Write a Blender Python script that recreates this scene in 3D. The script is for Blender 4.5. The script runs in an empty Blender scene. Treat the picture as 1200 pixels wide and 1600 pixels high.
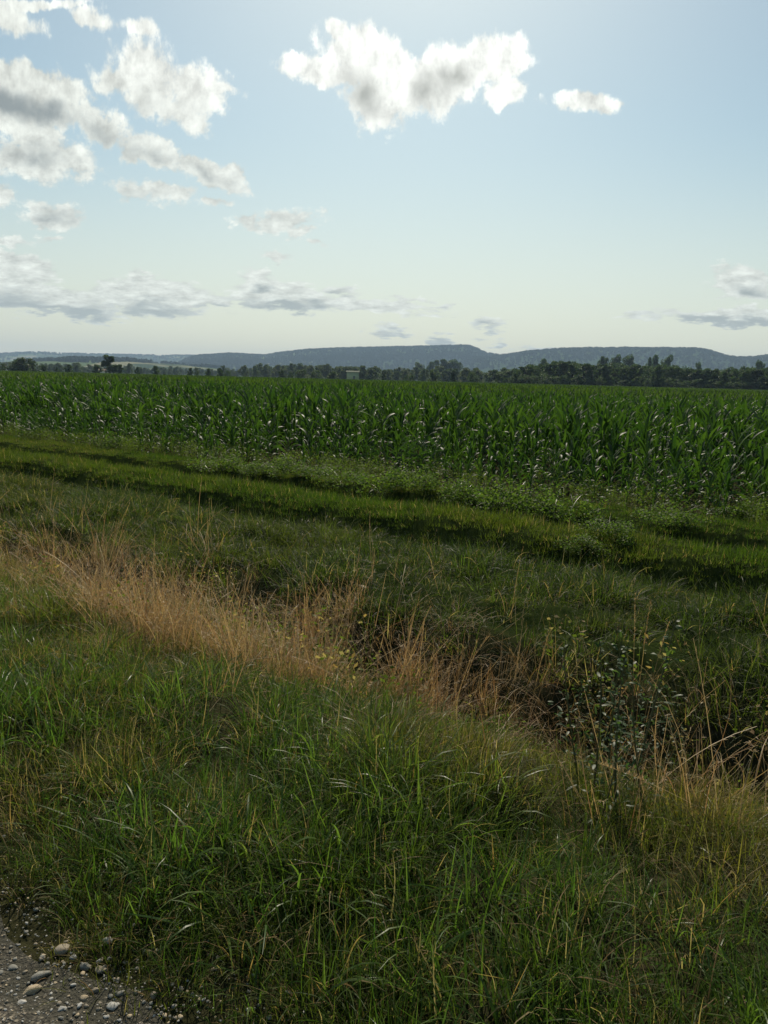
import bpy, math, random
import numpy as np
from math import radians as R, sin, cos, pi
from mathutils import Matrix, Vector, Euler

rng = np.random.default_rng(11)
random.seed(11)
C = bpy.context.scene.collection
SC = bpy.context.scene

# ------------------------------------------------------------------ camera
FPX = 1180.0                      # focal length in pixels of the 1200x1600 photograph
EYE = 1.65
PITCH, ROLL = R(9.95), R(1.45)
fw = np.array([0, cos(PITCH), -sin(PITCH)])
r0 = np.array([1.0, 0, 0]); u0 = np.cross(r0, fw)
rt = r0*cos(ROLL) + u0*sin(ROLL); up = -r0*sin(ROLL) + u0*cos(ROLL)
cd = bpy.data.cameras.new('camera'); cam = bpy.data.objects.new('camera', cd); C.objects.link(cam)
cd.sensor_fit = 'VERTICAL'; cd.sensor_height = 24.0; cd.lens = 24.0*FPX/1600
cd.clip_start = 0.05; cd.clip_end = 30000
cam.matrix_world = Matrix(((rt[0], up[0], -fw[0], 0), (rt[1], up[1], -fw[1], 0), (rt[2], up[2], -fw[2], EYE), (0, 0, 0, 1)))
SC.camera = cam
SC.render.resolution_x, SC.render.resolution_y = 768, 1024

def ray(px, py):
    d = fw*FPX + rt*(px-600) - up*(py-800)
    return d/np.linalg.norm(d)

# ------------------------------------------------------------------ light, exposure
SUN_EL, SUN_AZ = 43.0, 1.0
SUN_STRENGTH, SKY_STRENGTH = 5.0, 0.092
SC.view_settings.view_transform = 'Standard'; SC.view_settings.look = 'None'
SC.view_settings.exposure = 0.08; SC.view_settings.gamma = 1.0
SC.view_settings.use_curve_mapping = False
sd = bpy.data.lights.new('sun', 'SUN'); sd.energy = SUN_STRENGTH; sd.angle = R(0.5); sd.color = (1.0, 0.90, 0.74)
so = bpy.data.objects.new('sun', sd); C.objects.link(so)
sv = Vector((sin(R(SUN_AZ))*cos(R(SUN_EL)), cos(R(SUN_AZ))*cos(R(SUN_EL)), sin(R(SUN_EL))))
so.rotation_euler = sv.to_track_quat('Z', 'Y').to_euler()
SC.cycles.max_bounces = 6; SC.cycles.diffuse_bounces = 2; SC.cycles.glossy_bounces = 2
SC.cycles.transmission_bounces = 3; SC.cycles.volume_bounces = 0; SC.cycles.transparent_max_bounces = 6

class NT:
    def __init__(s, t): s.t = t
    def n(s, typ, **kw):
        nd = s.t.nodes.new(typ)
        for k, v in kw.items(): setattr(nd, k, v)
        return nd
    def link(s, a, b): s.t.links.new(a, b)
    def put(s, sock, v):
        if isinstance(v, bpy.types.NodeSocket): s.t.links.new(v, sock)
        else: sock.default_value = v
    def math(s, op, a, b=0.0, c=0.0, clamp=False):
        nd = s.n('ShaderNodeMath', operation=op, use_clamp=clamp)
        s.put(nd.inputs[0], a); s.put(nd.inputs[1], b); s.put(nd.inputs[2], c)
        return nd.outputs[0]
    def vmath(s, op, a, b=(0, 0, 0)):
        nd = s.n('ShaderNodeVectorMath', operation=op)
        s.put(nd.inputs[0], a); s.put(nd.inputs[1], b)
        return nd.outputs['Value'] if op in ('LENGTH', 'DOT_PRODUCT') else nd.outputs[0]
    def mix(s, f, a, b, blend='MIX'):
        nd = s.n('ShaderNodeMix', data_type='RGBA', blend_type=blend)
        s.put(nd.inputs[0], f); s.put(nd.inputs[6], a); s.put(nd.inputs[7], b)
        return nd.outputs[2]
    def step(s, x, a, b, lo=0.0, hi=1.0):
        nd = s.n('ShaderNodeMapRange', interpolation_type='SMOOTHSTEP')
        s.put(nd.inputs[0], x); nd.inputs[1].default_value = a; nd.inputs[2].default_value = b
        nd.inputs[3].default_value = lo; nd.inputs[4].default_value = hi
        return nd.outputs[0]
    def noise(s, vec, scale, detail=4, rough=0.5, dist=0.0, col=False):
        nd = s.n('ShaderNodeTexNoise')
        if vec is not None: s.link(vec, nd.inputs['Vector'])
        nd.inputs['Scale'].default_value = scale; nd.inputs['Detail'].default_value = detail
        nd.inputs['Roughness'].default_value = rough; nd.inputs['Distortion'].default_value = dist
        return nd.outputs['Color' if col else 'Fac']

# ------------------------------------------------------------------ world: sky + clouds (by direction only)
W = bpy.data.worlds.new('World'); SC.world = W; W.use_nodes = True
W.node_tree.nodes.clear(); w = NT(W.node_tree)
sky = w.n('ShaderNodeTexSky', sky_type='NISHITA', sun_disc=False)
sky.sun_elevation = R(SUN_EL); sky.sun_rotation = R(SUN_AZ)
sky.air_density = 1.1; sky.dust_density = 1.0; sky.ozone_density = 1.3; sky.altitude = 200
bg = w.n('ShaderNodeBackground'); wo = w.n('ShaderNodeOutputWorld')
w.link(bg.outputs[0], wo.inputs[0]); bg.inputs[1].default_value = SKY_STRENGTH

def sky_xy(px, py):
    d = ray(px, py); return d[0]/d[1], d[2]/d[1]
tc = w.n('ShaderNodeTexCoord'); sep = w.n('ShaderNodeSeparateXYZ'); w.link(tc.outputs['Generated'], sep.inputs[0])
dx, dy, dz = sep.outputs
ys = w.math('MAXIMUM', dy, 0.02)
X = w.math('DIVIDE', dx, ys); Z = w.math('DIVIDE', dz, ys)
cmb = w.n('ShaderNodeCombineXYZ'); w.link(X, cmb.inputs[0]); w.link(Z, cmb.inputs[1])
P = cmb.outputs[0]
# cloud-layer like stretching of the noise: finer vertically near the horizon
Zs = w.math('POWER', w.math('MAXIMUM', Z, 0.0), 0.65)
zi = w.math('DIVIDE', 1.0, w.math('ADD', w.math('MAXIMUM', Z, 0.0), .12))
cmb2 = w.n('ShaderNodeCombineXYZ'); w.link(w.math('MULTIPLY', X, 2.7), cmb2.inputs[0]); w.link(w.math('MULTIPLY', zi, .40), cmb2.inputs[1])
Q = cmb2.outputs[0]
warp = w.noise(Q, 7, 4, 0.6, col=True)
wv = w.n('ShaderNodeVectorMath', operation='MULTIPLY_ADD'); w.link(warp, wv.inputs[0])
wv.inputs[1].default_value = (0.06, 0.04, 0); w.put(wv.inputs[2], P)
sub = w.vmath('SUBTRACT', wv.outputs[0], (0.03, 0.02, 0))

def blobs(lst, coord):
    acc = None
    sc_ = w.n('ShaderNodeSeparateXYZ'); w.put(sc_.inputs[0], coord)
    for (cx, cy, rx, ry, ro, wt) in lst:
        cb = w.n('ShaderNodeCombineXYZ'); w.link(sc_.outputs[0], cb.inputs[0]); w.link(sc_.outputs[1], cb.inputs[1])
        if acc is not None: w.link(acc, cb.inputs[2])      # chained, so that the shader stack stays small
        x, z = sky_xy(cx, cy)
        m = w.n('ShaderNodeMapping', vector_type='TEXTURE')
        w.put(m.inputs[0], cb.outputs[0])
        m.inputs[1].default_value = (x, z, 0); m.inputs[2].default_value = (0, 0, R(-ro-1.4))
        m.inputs[3].default_value = (rx/FPX, ry/FPX, 1e6)
        l = w.vmath('LENGTH', m.outputs[0])
        v = w.math('MULTIPLY_ADD', l, -wt, wt)
        acc = v if acc is None else w.math('MAXIMUM', acc, v)
    return acc
CL = [  # cx, cy, rx, ry (photo pixels), tilt in degrees (clockwise), weight
 (505,112,80,24,6,1),(572,92,86,50,20,1),(592,158,66,48,0,1),(690,125,105,48,-22,1),(768,92,56,44,-10,1),(528,44,34,18,20,1),(786,140,38,26,0,1),(645,140,70,50,0,1),
 (912,162,62,17,4,.9),(960,163,20,7,0,.6),
 (232,122,80,60,30,.9),(300,140,70,45,20,.9),(290,178,60,24,10,.8),(182,128,50,26,10,.8),(212,48,42,16,5,.7),(145,30,42,17,15,.75),(345,142,44,14,12,.6),
 (55,132,112,36,16,1),(25,172,125,42,5,1),(150,192,75,34,25,.9),(60,220,60,40,0,.8),
 (65,250,105,38,4,1),(235,238,62,26,14,.9),(320,268,84,24,12,.9),
 (250,300,88,19,5,.7),(335,312,34,9,0,.6),(78,340,60,25,0,.85),(3,305,26,24,0,.9),(18,28,55,26,15,.8),(60,2,90,10,0,.6),
 (440,347,70,18,-6,.75),(468,366,26,10,0,.7),(385,348,32,13,0,.6),(432,400,30,11,10,.6),(500,383,22,6,10,.55),
 (10,376,44,9,0,.55),(88,376,24,6,0,.5),
 (20,416,90,26,8,1),(10,455,80,38,0,1.1),(80,468,100,30,3,1.05),(140,486,70,18,0,.9),(235,466,125,32,0,1.05),(330,474,60,16,0,.85),(222,437,38,12,5,.6),
 (445,464,105,28,3,1.05),(408,440,38,20,5,.95),(485,468,60,17,5,.9),(530,450,46,12,6,.7),(560,476,150,13,2,.75),(694,480,20,12,0,.65),
 (608,523,26,11,0,.7),(632,525,22,10,0,.7),(686,534,28,10,0,.75),(765,508,32,15,0,.9),(603,510,20,8,0,.55),(776,538,14,9,0,.65),(562,512,12,8,0,.5),
 (1162,444,58,32,8,1.1),(1130,496,130,14,0,.95),(1185,496,60,16,0,.9),(1010,496,60,6,0,.55),(645,470,60,6,0,.4),(860,548,60,6,0,.5),
]
DK = [(35,165,115,24,10,1),(55,245,55,20,0,.8),(235,244,42,10,14,.4),(325,274,45,8,12,.35),(568,148,52,36,0,.8),(665,150,50,26,-50,.8),(705,122,36,22,-20,.7),
 (75,342,40,11,0,.4),(8,474,70,20,0,1),(80,486,80,13,3,1),(140,492,66,12,0,1),(235,482,105,14,0,1),(330,483,56,9,0,.8),(440,480,86,12,3,1),(490,476,46,10,5,1),(408,450,20,8,0,.8),
 (530,453,30,8,0,.7),(608,526,30,12,0,.8),(632,527,24,10,0,.9),(686,536,30,10,0,1),(765,512,30,12,0,.9),(776,540,14,8,0,.8),(694,482,20,9,0,.6),
 (1176,456,36,15,8,.8),(1130,502,125,9,0,1),(1185,503,56,10,0,1),(250,305,50,9,0,.25),(300,165,60,14,0,.2),(150,205,60,18,20,.35),(860,550,60,6,0,.6)]
M = blobs(CL, sub); D = blobs(DK, sub)

fb = w.noise(Q, 16, 10, 0.64)
fb2 = w.noise(Q, 5, 5, 0.55)
cen = w.math('MULTIPLY_ADD', fb, 1.5, -0.72)
cen2 = w.math('MULTIPLY_ADD', fb2, 0.5, -0.25)
dens = w.math('ADD', w.math('ADD', M, cen), cen2)
cov = w.step(dens, 0.04, 0.42)
cov = w.math('POWER', cov, 1.1)
cov = w.math('MULTIPLY', cov, w.step(dz, 0.0, 0.02))
cov = w.math('MULTIPLY', cov, w.step(dy, 0.05, 0.3))
# relief inside the cloud: noise difference towards the sun
off = w.vmath('ADD', Q, (0.0, -0.022, 0.0))
fbo = w.noise(off, 14, 7, 0.6)
rel = w.math('SUBTRACT', fb, fbo)
lit = w.math('MULTIPLY_ADD', rel, 1.2, 1.0, clamp=False)
sdot = w.vmath('DOT_PRODUCT', tc.outputs['Generated'], tuple(sv))
sg = w.step(sdot, 0.84, 0.935)
dk = w.math('ADD', D, w.math('MULTIPLY_ADD', fb2, 1.6, -0.8))
dks = w.step(w.math('MULTIPLY_ADD', fb, 1.3, w.math('ADD', dk, -.62)), -.12, 1.0)
K = 1.0/SKY_STRENGTH
bright = w.mix(sg, (0.77*K, 0.80*K, 0.74*K, 1), (1.02*K, 1.04*K, 0.98*K, 1))
litc = w.n('ShaderNodeCombineXYZ')
for i in range(3): w.link(lit, litc.inputs[i])
bright = w.mix(1.0, bright, litc.outputs[0], 'MULTIPLY')
lowm = w.step(Z, 0.02, 0.16)
grey = w.mix(lowm, (0.34*K, 0.40*K, 0.43*K, 1), (0.26*K, 0.30*K, 0.31*K, 1))
grey = w.mix(w.math('MULTIPLY', sg, 0.85), grey, (0.46*K, 0.47*K, 0.42*K, 1))
cc = w.mix(w.math('MULTIPLY', dks, 0.92), bright, grey)
skc = w.mix(1.0, sky.outputs[0], (.975, 1.04, .90, 1), 'MULTIPLY')
# thin high veil warming the horizon
veil = w.step(Z, 0.34, 0.0, 0.0, 1.0)
skc = w.mix(veil, skc, w.mix(0.62, skc, (0.82*K, 0.78*K, 0.66*K, 1)))
cc = w.mix(w.math('MULTIPLY', veil, .22), cc, skc)
final = w.mix(cov, skc, cc)
w.link(final, bg.inputs[0])

# ------------------------------------------------------------------ helpers
def vnoise(x, y, seed=0):
    xi = np.floor(x).astype(np.int64); yi = np.floor(y).astype(np.int64)
    fx = x-xi; fy = y-yi
    fx = fx*fx*(3-2*fx); fy = fy*fy*(3-2*fy)
    def h(a, b):
        n = (a*374761393 + b*668265263 + seed*2147483647) & 0xffffffff
        n = ((n ^ (n >> 13))*1274126177) & 0xffffffff
        return ((n ^ (n >> 16)) & 0xffff)/65535.0
    return (h(xi, yi)*(1-fx)+h(xi+1, yi)*fx)*(1-fy) + (h(xi, yi+1)*(1-fx)+h(xi+1, yi+1)*fx)*fy
def fbm(x, y, o=4, seed=0):
    s = 0; a = 0.5; t = 0
    for k in range(o):
        s = s + a*vnoise(x*2**k, y*2**k, seed+k*17); t += a; a *= 0.5
    return s/t
def sm(x, a, b):
    t = np.clip((x-a)/(b-a), 0, 1); return t*t*(3-2*t)

NX, NY = 0.557, 0.831           # towards the maize field; the lane, ditch and field edge run across this
def uv(x, y): return NX*x+NY*y, -NY*x+NX*y
def xy(u, v): return NX*u-NY*v, NY*u+NX*v
PU = [-60, 1.2, 1.7, 2.7, 3.2, 3.7, 4.1, 4.6, 4.95, 5.3, 6.6, 7.6, 7.8, 8.35, 8.6, 9.1, 9.6, 9.85, 10.45, 10.7, 11.3, 12, 14, 1e6]
PZ = [.02, 0, .05, -.03, -.12, -.55, -.86, -.82, -.46, -.25, -.24, -.34, -.47, -.46, -.20, -.16, -.24, -.47, -.47, -.20, -.20, -.34, -.38, -.38]
def H(x, y):
    x = np.asarray(x, float); y = np.asarray(y, float)
    u, v = uv(x, y)
    wob = (fbm(v*0.35+3, u*0.1, 3, 5)-0.5)*0.5
    uu = u + wob*sm(u, 1.5, 3)*(1-sm(u, 14, 20))
    z = np.interp(uu, PU, PZ)
    dd = np.exp(-((uu-4.15)/0.55)**2)
    z = z + dd*0.48*sm(v, 0.5, 4.5) - dd*0.18*sm(-v, 0.0, 2.0)
    near = 1-sm(np.hypot(x, y), 20, 60)
    rough = sm(u, 1.1, 2.0)
    z = z + near*((fbm(x*2.0, y*2.0, 4, 9)-0.5)*(0.03+0.12*rough+.16*sm(u, 1.7, 2.3)*(1-sm(u, 7.0, 7.5))) + (fbm(x*9, y*9, 2, 3)-0.5)*0.025)
    return z
def gp(px, py):
    d = ray(px, py); t = 1.2
    while t < 60:
        p = np.array([0, 0, EYE])+d*t
        if p[2] <= H(p[0], p[1]): return p[0], p[1]
        t += 0.03
    t = (-0.38-EYE)/d[2]; return d[0]*t, d[1]*t
def at_far(px, dist):
    """ground point in the direction of a column of the photo at a distance"""
    d = ray(px, 592); k = dist/math.hypot(d[0], d[1]); return d[0]*k, d[1]*k
def hor(px): return 593.5+(px-600)*0.0253

def mesh(name, V, Fc, attrs=None, smooth=False, mat=None):
    m = bpy.data.meshes.new(name)
    V = np.asarray(V, np.float32); Fc = np.asarray(Fc, np.int32)
    n = Fc.shape[1]
    m.vertices.add(len(V)); m.vertices.foreach_set('co', V.ravel())
    m.loops.add(Fc.size); m.loops.foreach_set('vertex_index', Fc.ravel())
    m.polygons.add(len(Fc)); m.polygons.foreach_set('loop_start', np.arange(0, Fc.size, n, dtype=np.int32))
    try: m.polygons.foreach_set('loop_total', np.full(len(Fc), n, np.int32))
    except Exception: pass
    if smooth: m.polygons.foreach_set('use_smooth', np.ones(len(Fc), bool))
    for k, a in (attrs or {}).items():
        at = m.attributes.new(k, 'FLOAT', 'POINT'); at.data.foreach_set('value', np.asarray(a, np.float32))
    m.update(calc_edges=True); m.validate()
    if mat: m.materials.append(mat)
    return m
def link(name, m, parent=None, loc=None):
    o = bpy.data.objects.new(name, m); C.objects.link(o)
    if parent: o.parent = parent
    if loc is not None: o.location = loc
    return o
def tag(o, label=None, cat=None, group=None, kind=None):
    if label: o['label'] = label
    if cat: o['category'] = cat
    if group: o['group'] = group
    if kind: o['kind'] = kind
    return o
def empty(name, loc, rz=0.0):
    o = bpy.data.objects.new(name, None); C.objects.link(o)
    o.location = loc; o.rotation_euler = (0, 0, rz); o.empty_display_size = 0.1
    return o
def merge(parts):
    Vs, Fs, Rs = [], [], []; k = 0
    for V, Fc, r in parts:
        Vs.append(V); Fs.append(Fc+k); Rs.append(r); k += len(V)
    return np.concatenate(Vs), np.concatenate(Fs), np.concatenate(Rs)

def blades(n, base, az, tilt, curv, L, wd, S=5, fold=0.0, taper=0.9, twist=0.0, rnd=None, belly=False):
    """n ribbons growing from base; returns verts, quads, per-vertex random"""
    base = np.broadcast_to(np.asarray(base, float), (n, 3)); az = np.broadcast_to(az, n)
    tilt = np.broadcast_to(tilt, n); curv = np.broadcast_to(curv, n); L = np.broadcast_to(L, n); wd = np.broadcast_to(wd, n)
    s = np.linspace(0, 1, S+1)
    th = tilt[:, None] + curv[:, None]*s[None]**1.3
    thm = 0.5*(th[:, 1:]+th[:, :-1])
    dl = (L/S)[:, None]
    hr = np.concatenate([np.zeros((n, 1)), np.cumsum(np.sin(thm)*dl, 1)], 1)
    hz = np.concatenate([np.zeros((n, 1)), np.cumsum(np.cos(thm)*dl, 1)], 1)
    ca, sa = np.cos(az)[:, None], np.sin(az)[:, None]
    ctr = np.stack([hr*ca, hr*sa, hz], -1)+base[:, None, :]
    prof = (1-s**2*taper) if not belly else (np.sin(np.clip(s*0.86+0.14, 0, 1)*pi)**0.6)
    hw = 0.5*wd[:, None]*prof[None]
    tw = np.broadcast_to(twist, n)[:, None]*s[None]
    side = np.stack([-sa*np.cos(tw) , ca*np.cos(tw), np.sin(tw)], -1)
    if fold:
        nrm = np.stack([-np.cos(th)*ca, -np.cos(th)*sa, np.sin(th)], -1)
        ed = fold*hw[..., None]*nrm
        V = np.stack([ctr-side*hw[..., None]+ed, ctr, ctr+side*hw[..., None]+ed], 2)
        q = 3
    else:
        V = np.stack([ctr-side*hw[..., None], ctr+side*hw[..., None]], 2); q = 2
    V = V.reshape(-1, 3)
    b = np.arange(n)[:, None]*(S+1)*q + np.arange(S)[None]*q
    b = b.reshape(-1)
    Fs = [np.stack([b+k, b+k+1, b+q+k+1, b+q+k], 1) for k in range(q-1)]
    rr = rng.random(n) if rnd is None else np.broadcast_to(rnd, n)
    return V, np.concatenate(Fs), np.repeat(rr, (S+1)*q)

def tube(pts, rad, sides=5, rnd=0.5):
    pts = np.asarray(pts, float); rad = np.broadcast_to(rad, len(pts)); n = len(pts)
    tg = np.gradient(pts, axis=0); tg /= np.linalg.norm(tg, axis=1)[:, None]+1e-9
    a = np.cross(tg, [0.31, 0.95, 0.05]); a /= np.linalg.norm(a, axis=1)[:, None]+1e-9
    b = np.cross(tg, a); t = np.linspace(0, 2*pi, sides, endpoint=False)
    V = pts[:, None]+rad[:, None, None]*(np.cos(t)[None, :, None]*a[:, None]+np.sin(t)[None, :, None]*b[:, None])
    i = np.arange(n-1)[:, None]*sides; j = np.arange(sides)[None]; j2 = (j+1) % sides
    Fc = np.stack([i+j, i+j2, i+sides+j2, i+sides+j], -1).reshape(-1, 4)
    return V.reshape(-1, 3), Fc, np.full(n*sides, rnd)

def leaf_cards(ctr, size, asp=0.55, up_bias=0.0, rnd=None):
    """diamond-like folded leaf pairs with random orientation"""
    n = len(ctr); size = np.broadcast_to(size, n)
    a = rng.normal(size=(n, 3)); a[:, 2] *= (1-up_bias); a /= np.linalg.norm(a, axis=1)[:, None]
    t = rng.normal(size=(n, 3)); b = np.cross(a, t); b /= np.linalg.norm(b, axis=1)[:, None]
    if up_bias: b[:, 2] *= (1-up_bias); b /= np.linalg.norm(b, axis=1)[:, None]
    s = size[:, None]
    p0 = ctr-a*s*.5; p1 = ctr+b*s*asp*.5-a*s*.05; p2 = ctr+a*s*.5; p3 = ctr-b*s*asp*.5-a*s*.05
    nn = np.cross(a, b)
    p1 = p1+nn*s*.10; p3 = p3+nn*s*.10
    V = np.stack([p0, p1, p2, p3], 1).reshape(-1, 3)
    i = np.arange(n)*4
    Fc = np.stack([i, i+1, i+2, i+3], 1)
    rr = rng.random(n) if rnd is None else rnd
    return V, Fc, np.repeat(rr, 4)

def scatter(name, protos, pts, rz, scl, idx, attrs=None, tilt=None, host=None):
    """ONE stuff object: prototype meshes instanced on points"""
    col = bpy.data.collections.new(name+'_kinds')
    for k, m in enumerate(protos):
        o = bpy.data.objects.new('%s_kind_%02d' % (name, k), m); col.objects.link(o)
    n = len(pts)
    me = bpy.data.meshes.new(name); me.vertices.add(n); me.vertices.foreach_set('co', np.asarray(pts, np.float32).ravel())
    rot = np.zeros((n, 3), np.float32); rot[:, 2] = rz
    if tilt is not None: rot[:, 0] = tilt[0]; rot[:, 1] = tilt[1]
    a = me.attributes.new('rot', 'FLOAT_VECTOR', 'POINT'); a.data.foreach_set('vector', rot.ravel())
    scl = np.asarray(scl, np.float32)
    if scl.ndim == 1: scl = np.repeat(scl[:, None], 3, 1)
    a = me.attributes.new('scl', 'FLOAT_VECTOR', 'POINT'); a.data.foreach_set('vector', scl.ravel())
    a = me.attributes.new('pick', 'INT', 'POINT'); a.data.foreach_set('value', np.asarray(idx, np.int32))
    for k, v in (attrs or {}).items():
        a = me.attributes.new(k, 'FLOAT', 'POINT'); a.data.foreach_set('value', np.asarray(v, np.float32))
    o = link(name, me)
    g = bpy.data.node_groups.new(name+'_scatter', 'GeometryNodeTree')
    g.interface.new_socket('Geometry', in_out='INPUT', socket_type='NodeSocketGeometry')
    g.interface.new_socket('Geometry', in_out='OUTPUT', socket_type='NodeSocketGeometry')
    gi = g.nodes.new('NodeGroupInput'); go = g.nodes.new('NodeGroupOutput')
    iop = g.nodes.new('GeometryNodeInstanceOnPoints')
    ci = g.nodes.new('GeometryNodeCollectionInfo'); ci.inputs[0].default_value = col
    ci.inputs[1].default_value = True; ci.inputs[2].default_value = True
    def na(nm, ty, sock):
        x = g.nodes.new('GeometryNodeInputNamedAttribute'); x.data_type = ty; x.inputs[0].default_value = nm
        g.links.new(x.outputs[0], iop.inputs[sock])
    na('rot', 'FLOAT_VECTOR', 'Rotation'); na('scl', 'FLOAT_VECTOR', 'Scale'); na('pick', 'INT', 'Instance Index')
    iop.inputs['Pick Instance'].default_value = True
    g.links.new(gi.outputs[0], iop.inputs['Points']); g.links.new(ci.outputs[0], iop.inputs['Instance'])
    g.links.new(iop.outputs[0], go.inputs[0])
    md = o.modifiers.new('scatter', 'NODES'); md.node_group = g
    return o

# ------------------------------------------------------------------ materials
def new_mat(name):
    m = bpy.data.materials.new(name); m.use_nodes = True; m.node_tree.nodes.clear()
    return m, NT(m.node_tree)
def foliage(name, c1, c2, straw=(.30, .24, .13), straw2=(.22, .13, .06), trans=0.45, rough=0.42, spec=0.5, tmul=(1.5, 1.7, 0.9)):
    m, t = new_mat(name)
    at = t.n('ShaderNodeAttribute', attribute_type='GEOMETRY', attribute_name='rnd').outputs['Fac']
    dry = t.n('ShaderNodeAttribute', attribute_type='INSTANCER', attribute_name='dry').outputs['Fac']
    warm = t.n('ShaderNodeAttribute', attribute_type='INSTANCER', attribute_name='warm').outputs['Fac']
    oi = t.n('ShaderNodeObjectInfo').outputs['Random']
    f = t.math('FRACT', t.math('MULTIPLY_ADD', at, 7.31, oi))
    g = t.mix(f, (*c1, 1), (*c2, 1))
    g = t.mix(t.math('MULTIPLY', warm, 0.85), g, t.mix(f, (.13, .10, .022, 1), (.20, .155, .04, 1)))
    st = t.mix(t.math('FRACT', t.math('MULTIPLY_ADD', at, 3.7, t.math('MULTIPLY', oi, 2.0))), (*straw, 1), (*straw2, 1))
    isdry = t.math('LESS_THAN', t.math('FRACT', t.math('MULTIPLY_ADD', at, 13.7, oi)), dry)
    c = t.mix(isdry, g, st)
    pr = t.n('ShaderNodeBsdfPrincipled'); t.link(c, pr.inputs['Base Color'])
    pr.inputs['Roughness'].default_value = rough; pr.inputs['Specular IOR Level'].default_value = spec
    tr = t.n('ShaderNodeBsdfTranslucent'); t.link(t.mix(1.0, c, (*tmul, 1), 'MULTIPLY'), tr.inputs[0])
    mx = t.n('ShaderNodeMixShader'); mx.inputs[0].default_value = trans
    t.link(pr.outputs[0], mx.inputs[1]); t.link(tr.outputs[0], mx.inputs[2])
    o = t.n('ShaderNodeOutputMaterial'); t.link(mx.outputs[0], o.inputs[0])
    return m
def plain(name, c1, c2, scale=8, rough=0.85, bump=0.3, bscale=30):
    m, t = new_mat(name)
    co = t.n('ShaderNodeTexCoord').outputs['Object']
    oi = t.n('ShaderNodeObjectInfo').outputs['Random']
    f = t.step(t.noise(co, scale, 5, .6), .3, .7)
    c = t.mix(f, (*c1, 1), (*c2, 1))
    hs = t.n('ShaderNodeHueSaturation'); t.link(c, hs.inputs['Color'])
    t.link(t.math('MULTIPLY_ADD', oi, .3, .85), hs.inputs['Value'])
    pr = t.n('ShaderNodeBsdfPrincipled'); t.link(hs.outputs[0], pr.inputs['Base Color']); pr.inputs['Roughness'].default_value = rough
    b = t.n('ShaderNodeBump'); b.inputs['Strength'].default_value = bump; b.inputs['Distance'].default_value = 0.02
    t.link(t.noise(co, bscale, 5, .6), b.inputs['Height']); t.link(b.outputs[0], pr.inputs['Normal'])
    o = t.n('ShaderNodeOutputMaterial'); t.link(pr.outputs[0], o.inputs[0])
    return m
M_GRASS = foliage('grass_blades', (.024, .052, .008), (.080, .125, .019), rough=.55, trans=.5, spec=.22)
M_BROAD = foliage('broad_blades', (.045, .095, .015), (.10, .15, .03), straw=(.12, .15, .04), straw2=(.10, .14, .04), rough=.42, spec=.4, trans=.5)
M_FINE = foliage('fine_grass', (.026, .052, .007), (.072, .092, .014), rough=.6, spec=.18, trans=.5)
M_VERGE = foliage('verge_grass_blades', (.016, .034, .007), (.058, .078, .014), rough=.55, spec=.25, trans=.5)
M_TRACK = foliage('track_grass', (.028, .060, .007), (.064, .096, .012), rough=.65, spec=.12, trans=.5)
M_DRY = foliage('dry_stems', (.34, .23, .10), (.50, .37, .18), straw=(.42, .30, .15), straw2=(.26, .13, .05), trans=.35, rough=.55, tmul=(1.2, 1.1, .9))
M_HERB = foliage('herb_leaves', (.04, .085, .014), (.07, .115, .02), rough=.65, spec=.1, trans=.5)
M_BRAMBLE = foliage('bramble_leaves', (.045, .085, .02), (.10, .14, .025), rough=.6, trans=.5, spec=.12)
M_WEED = foliage('weed_leaves', (.03, .06, .018), (.065, .095, .035), rough=.45, trans=.45, spec=.22)
M_MAIZE = foliage('maize_leaves', (.019, .047, .012), (.050, .092, .019), rough=.5, trans=.42, spec=.22, tmul=(1.5, 1.7, .65))
M_STALK = foliage('maize_stalk', (.05, .10, .03), (.07, .12, .035), rough=.45, trans=.1)
M_TREE = foliage('tree_leaves', (.034, .062, .028), (.066, .092, .038), rough=.6, trans=.4, spec=.25)
M_BARK = plain('bark', (.06, .048, .035), (.11, .09, .07))
M_STEM = foliage('weed_stem', (.07, .08, .03), (.10, .09, .04), trans=.15)

# ground
m, t = new_mat('ground_soil'); M_GROUND = m
pos = t.n('ShaderNodeNewGeometry').outputs['Position']
sp = t.n('ShaderNodeSeparateXYZ'); t.link(pos, sp.inputs[0])
U = t.math('ADD', t.math('MULTIPLY', sp.outputs[0], NX), t.math('MULTIPLY', sp.outputs[1], NY))
n1 = t.noise(pos, 2.2, 6, .65); n2 = t.noise(pos, 14, 5, .65); nb = t.noise(pos, .006, 4, .6); nf = t.noise(pos, .0022, 3, .5)
soil = t.mix(t.step(n2, .35, .65), (.030, .024, .015, 1), (.060, .047, .030, 1))
moss = t.mix(t.step(n2, .3, .7), (.012, .020, .006, 1), (.026, .036, .010, 1))
near = t.mix(t.step(n1, .52, .72), moss, soil)
near = t.mix(t.step(U, 4.9, 5.4), t.mix(.5, near, soil), moss)
fieldsoil = t.mix(t.step(n2, .35, .65), (.020, .020, .011, 1), (.045, .038, .022, 1))
near = t.mix(t.step(U, 11.2, 12.2), near, fieldsoil)
vor = t.n('ShaderNodeTexVoronoi'); t.link(pos, vor.inputs['Vector']); vor.inputs['Scale'].default_value = .0042; vor.inputs['Randomness'].default_value = 1
vs = t.n('ShaderNodeSeparateColor'); t.link(vor.outputs['Color'], vs.inputs[0])
far = t.mix(t.step(vs.outputs[0], .45, .55), (.045, .085, .022, 1), (.17, .19, .085, 1))
far = t.mix(t.step(vs.outputs[1], .70, .74), far, (.32, .29, .15, 1))
r2 = t.vmath('LENGTH', pos)
gcol = t.mix(t.step(r2, 330, 360), near, far)
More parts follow.
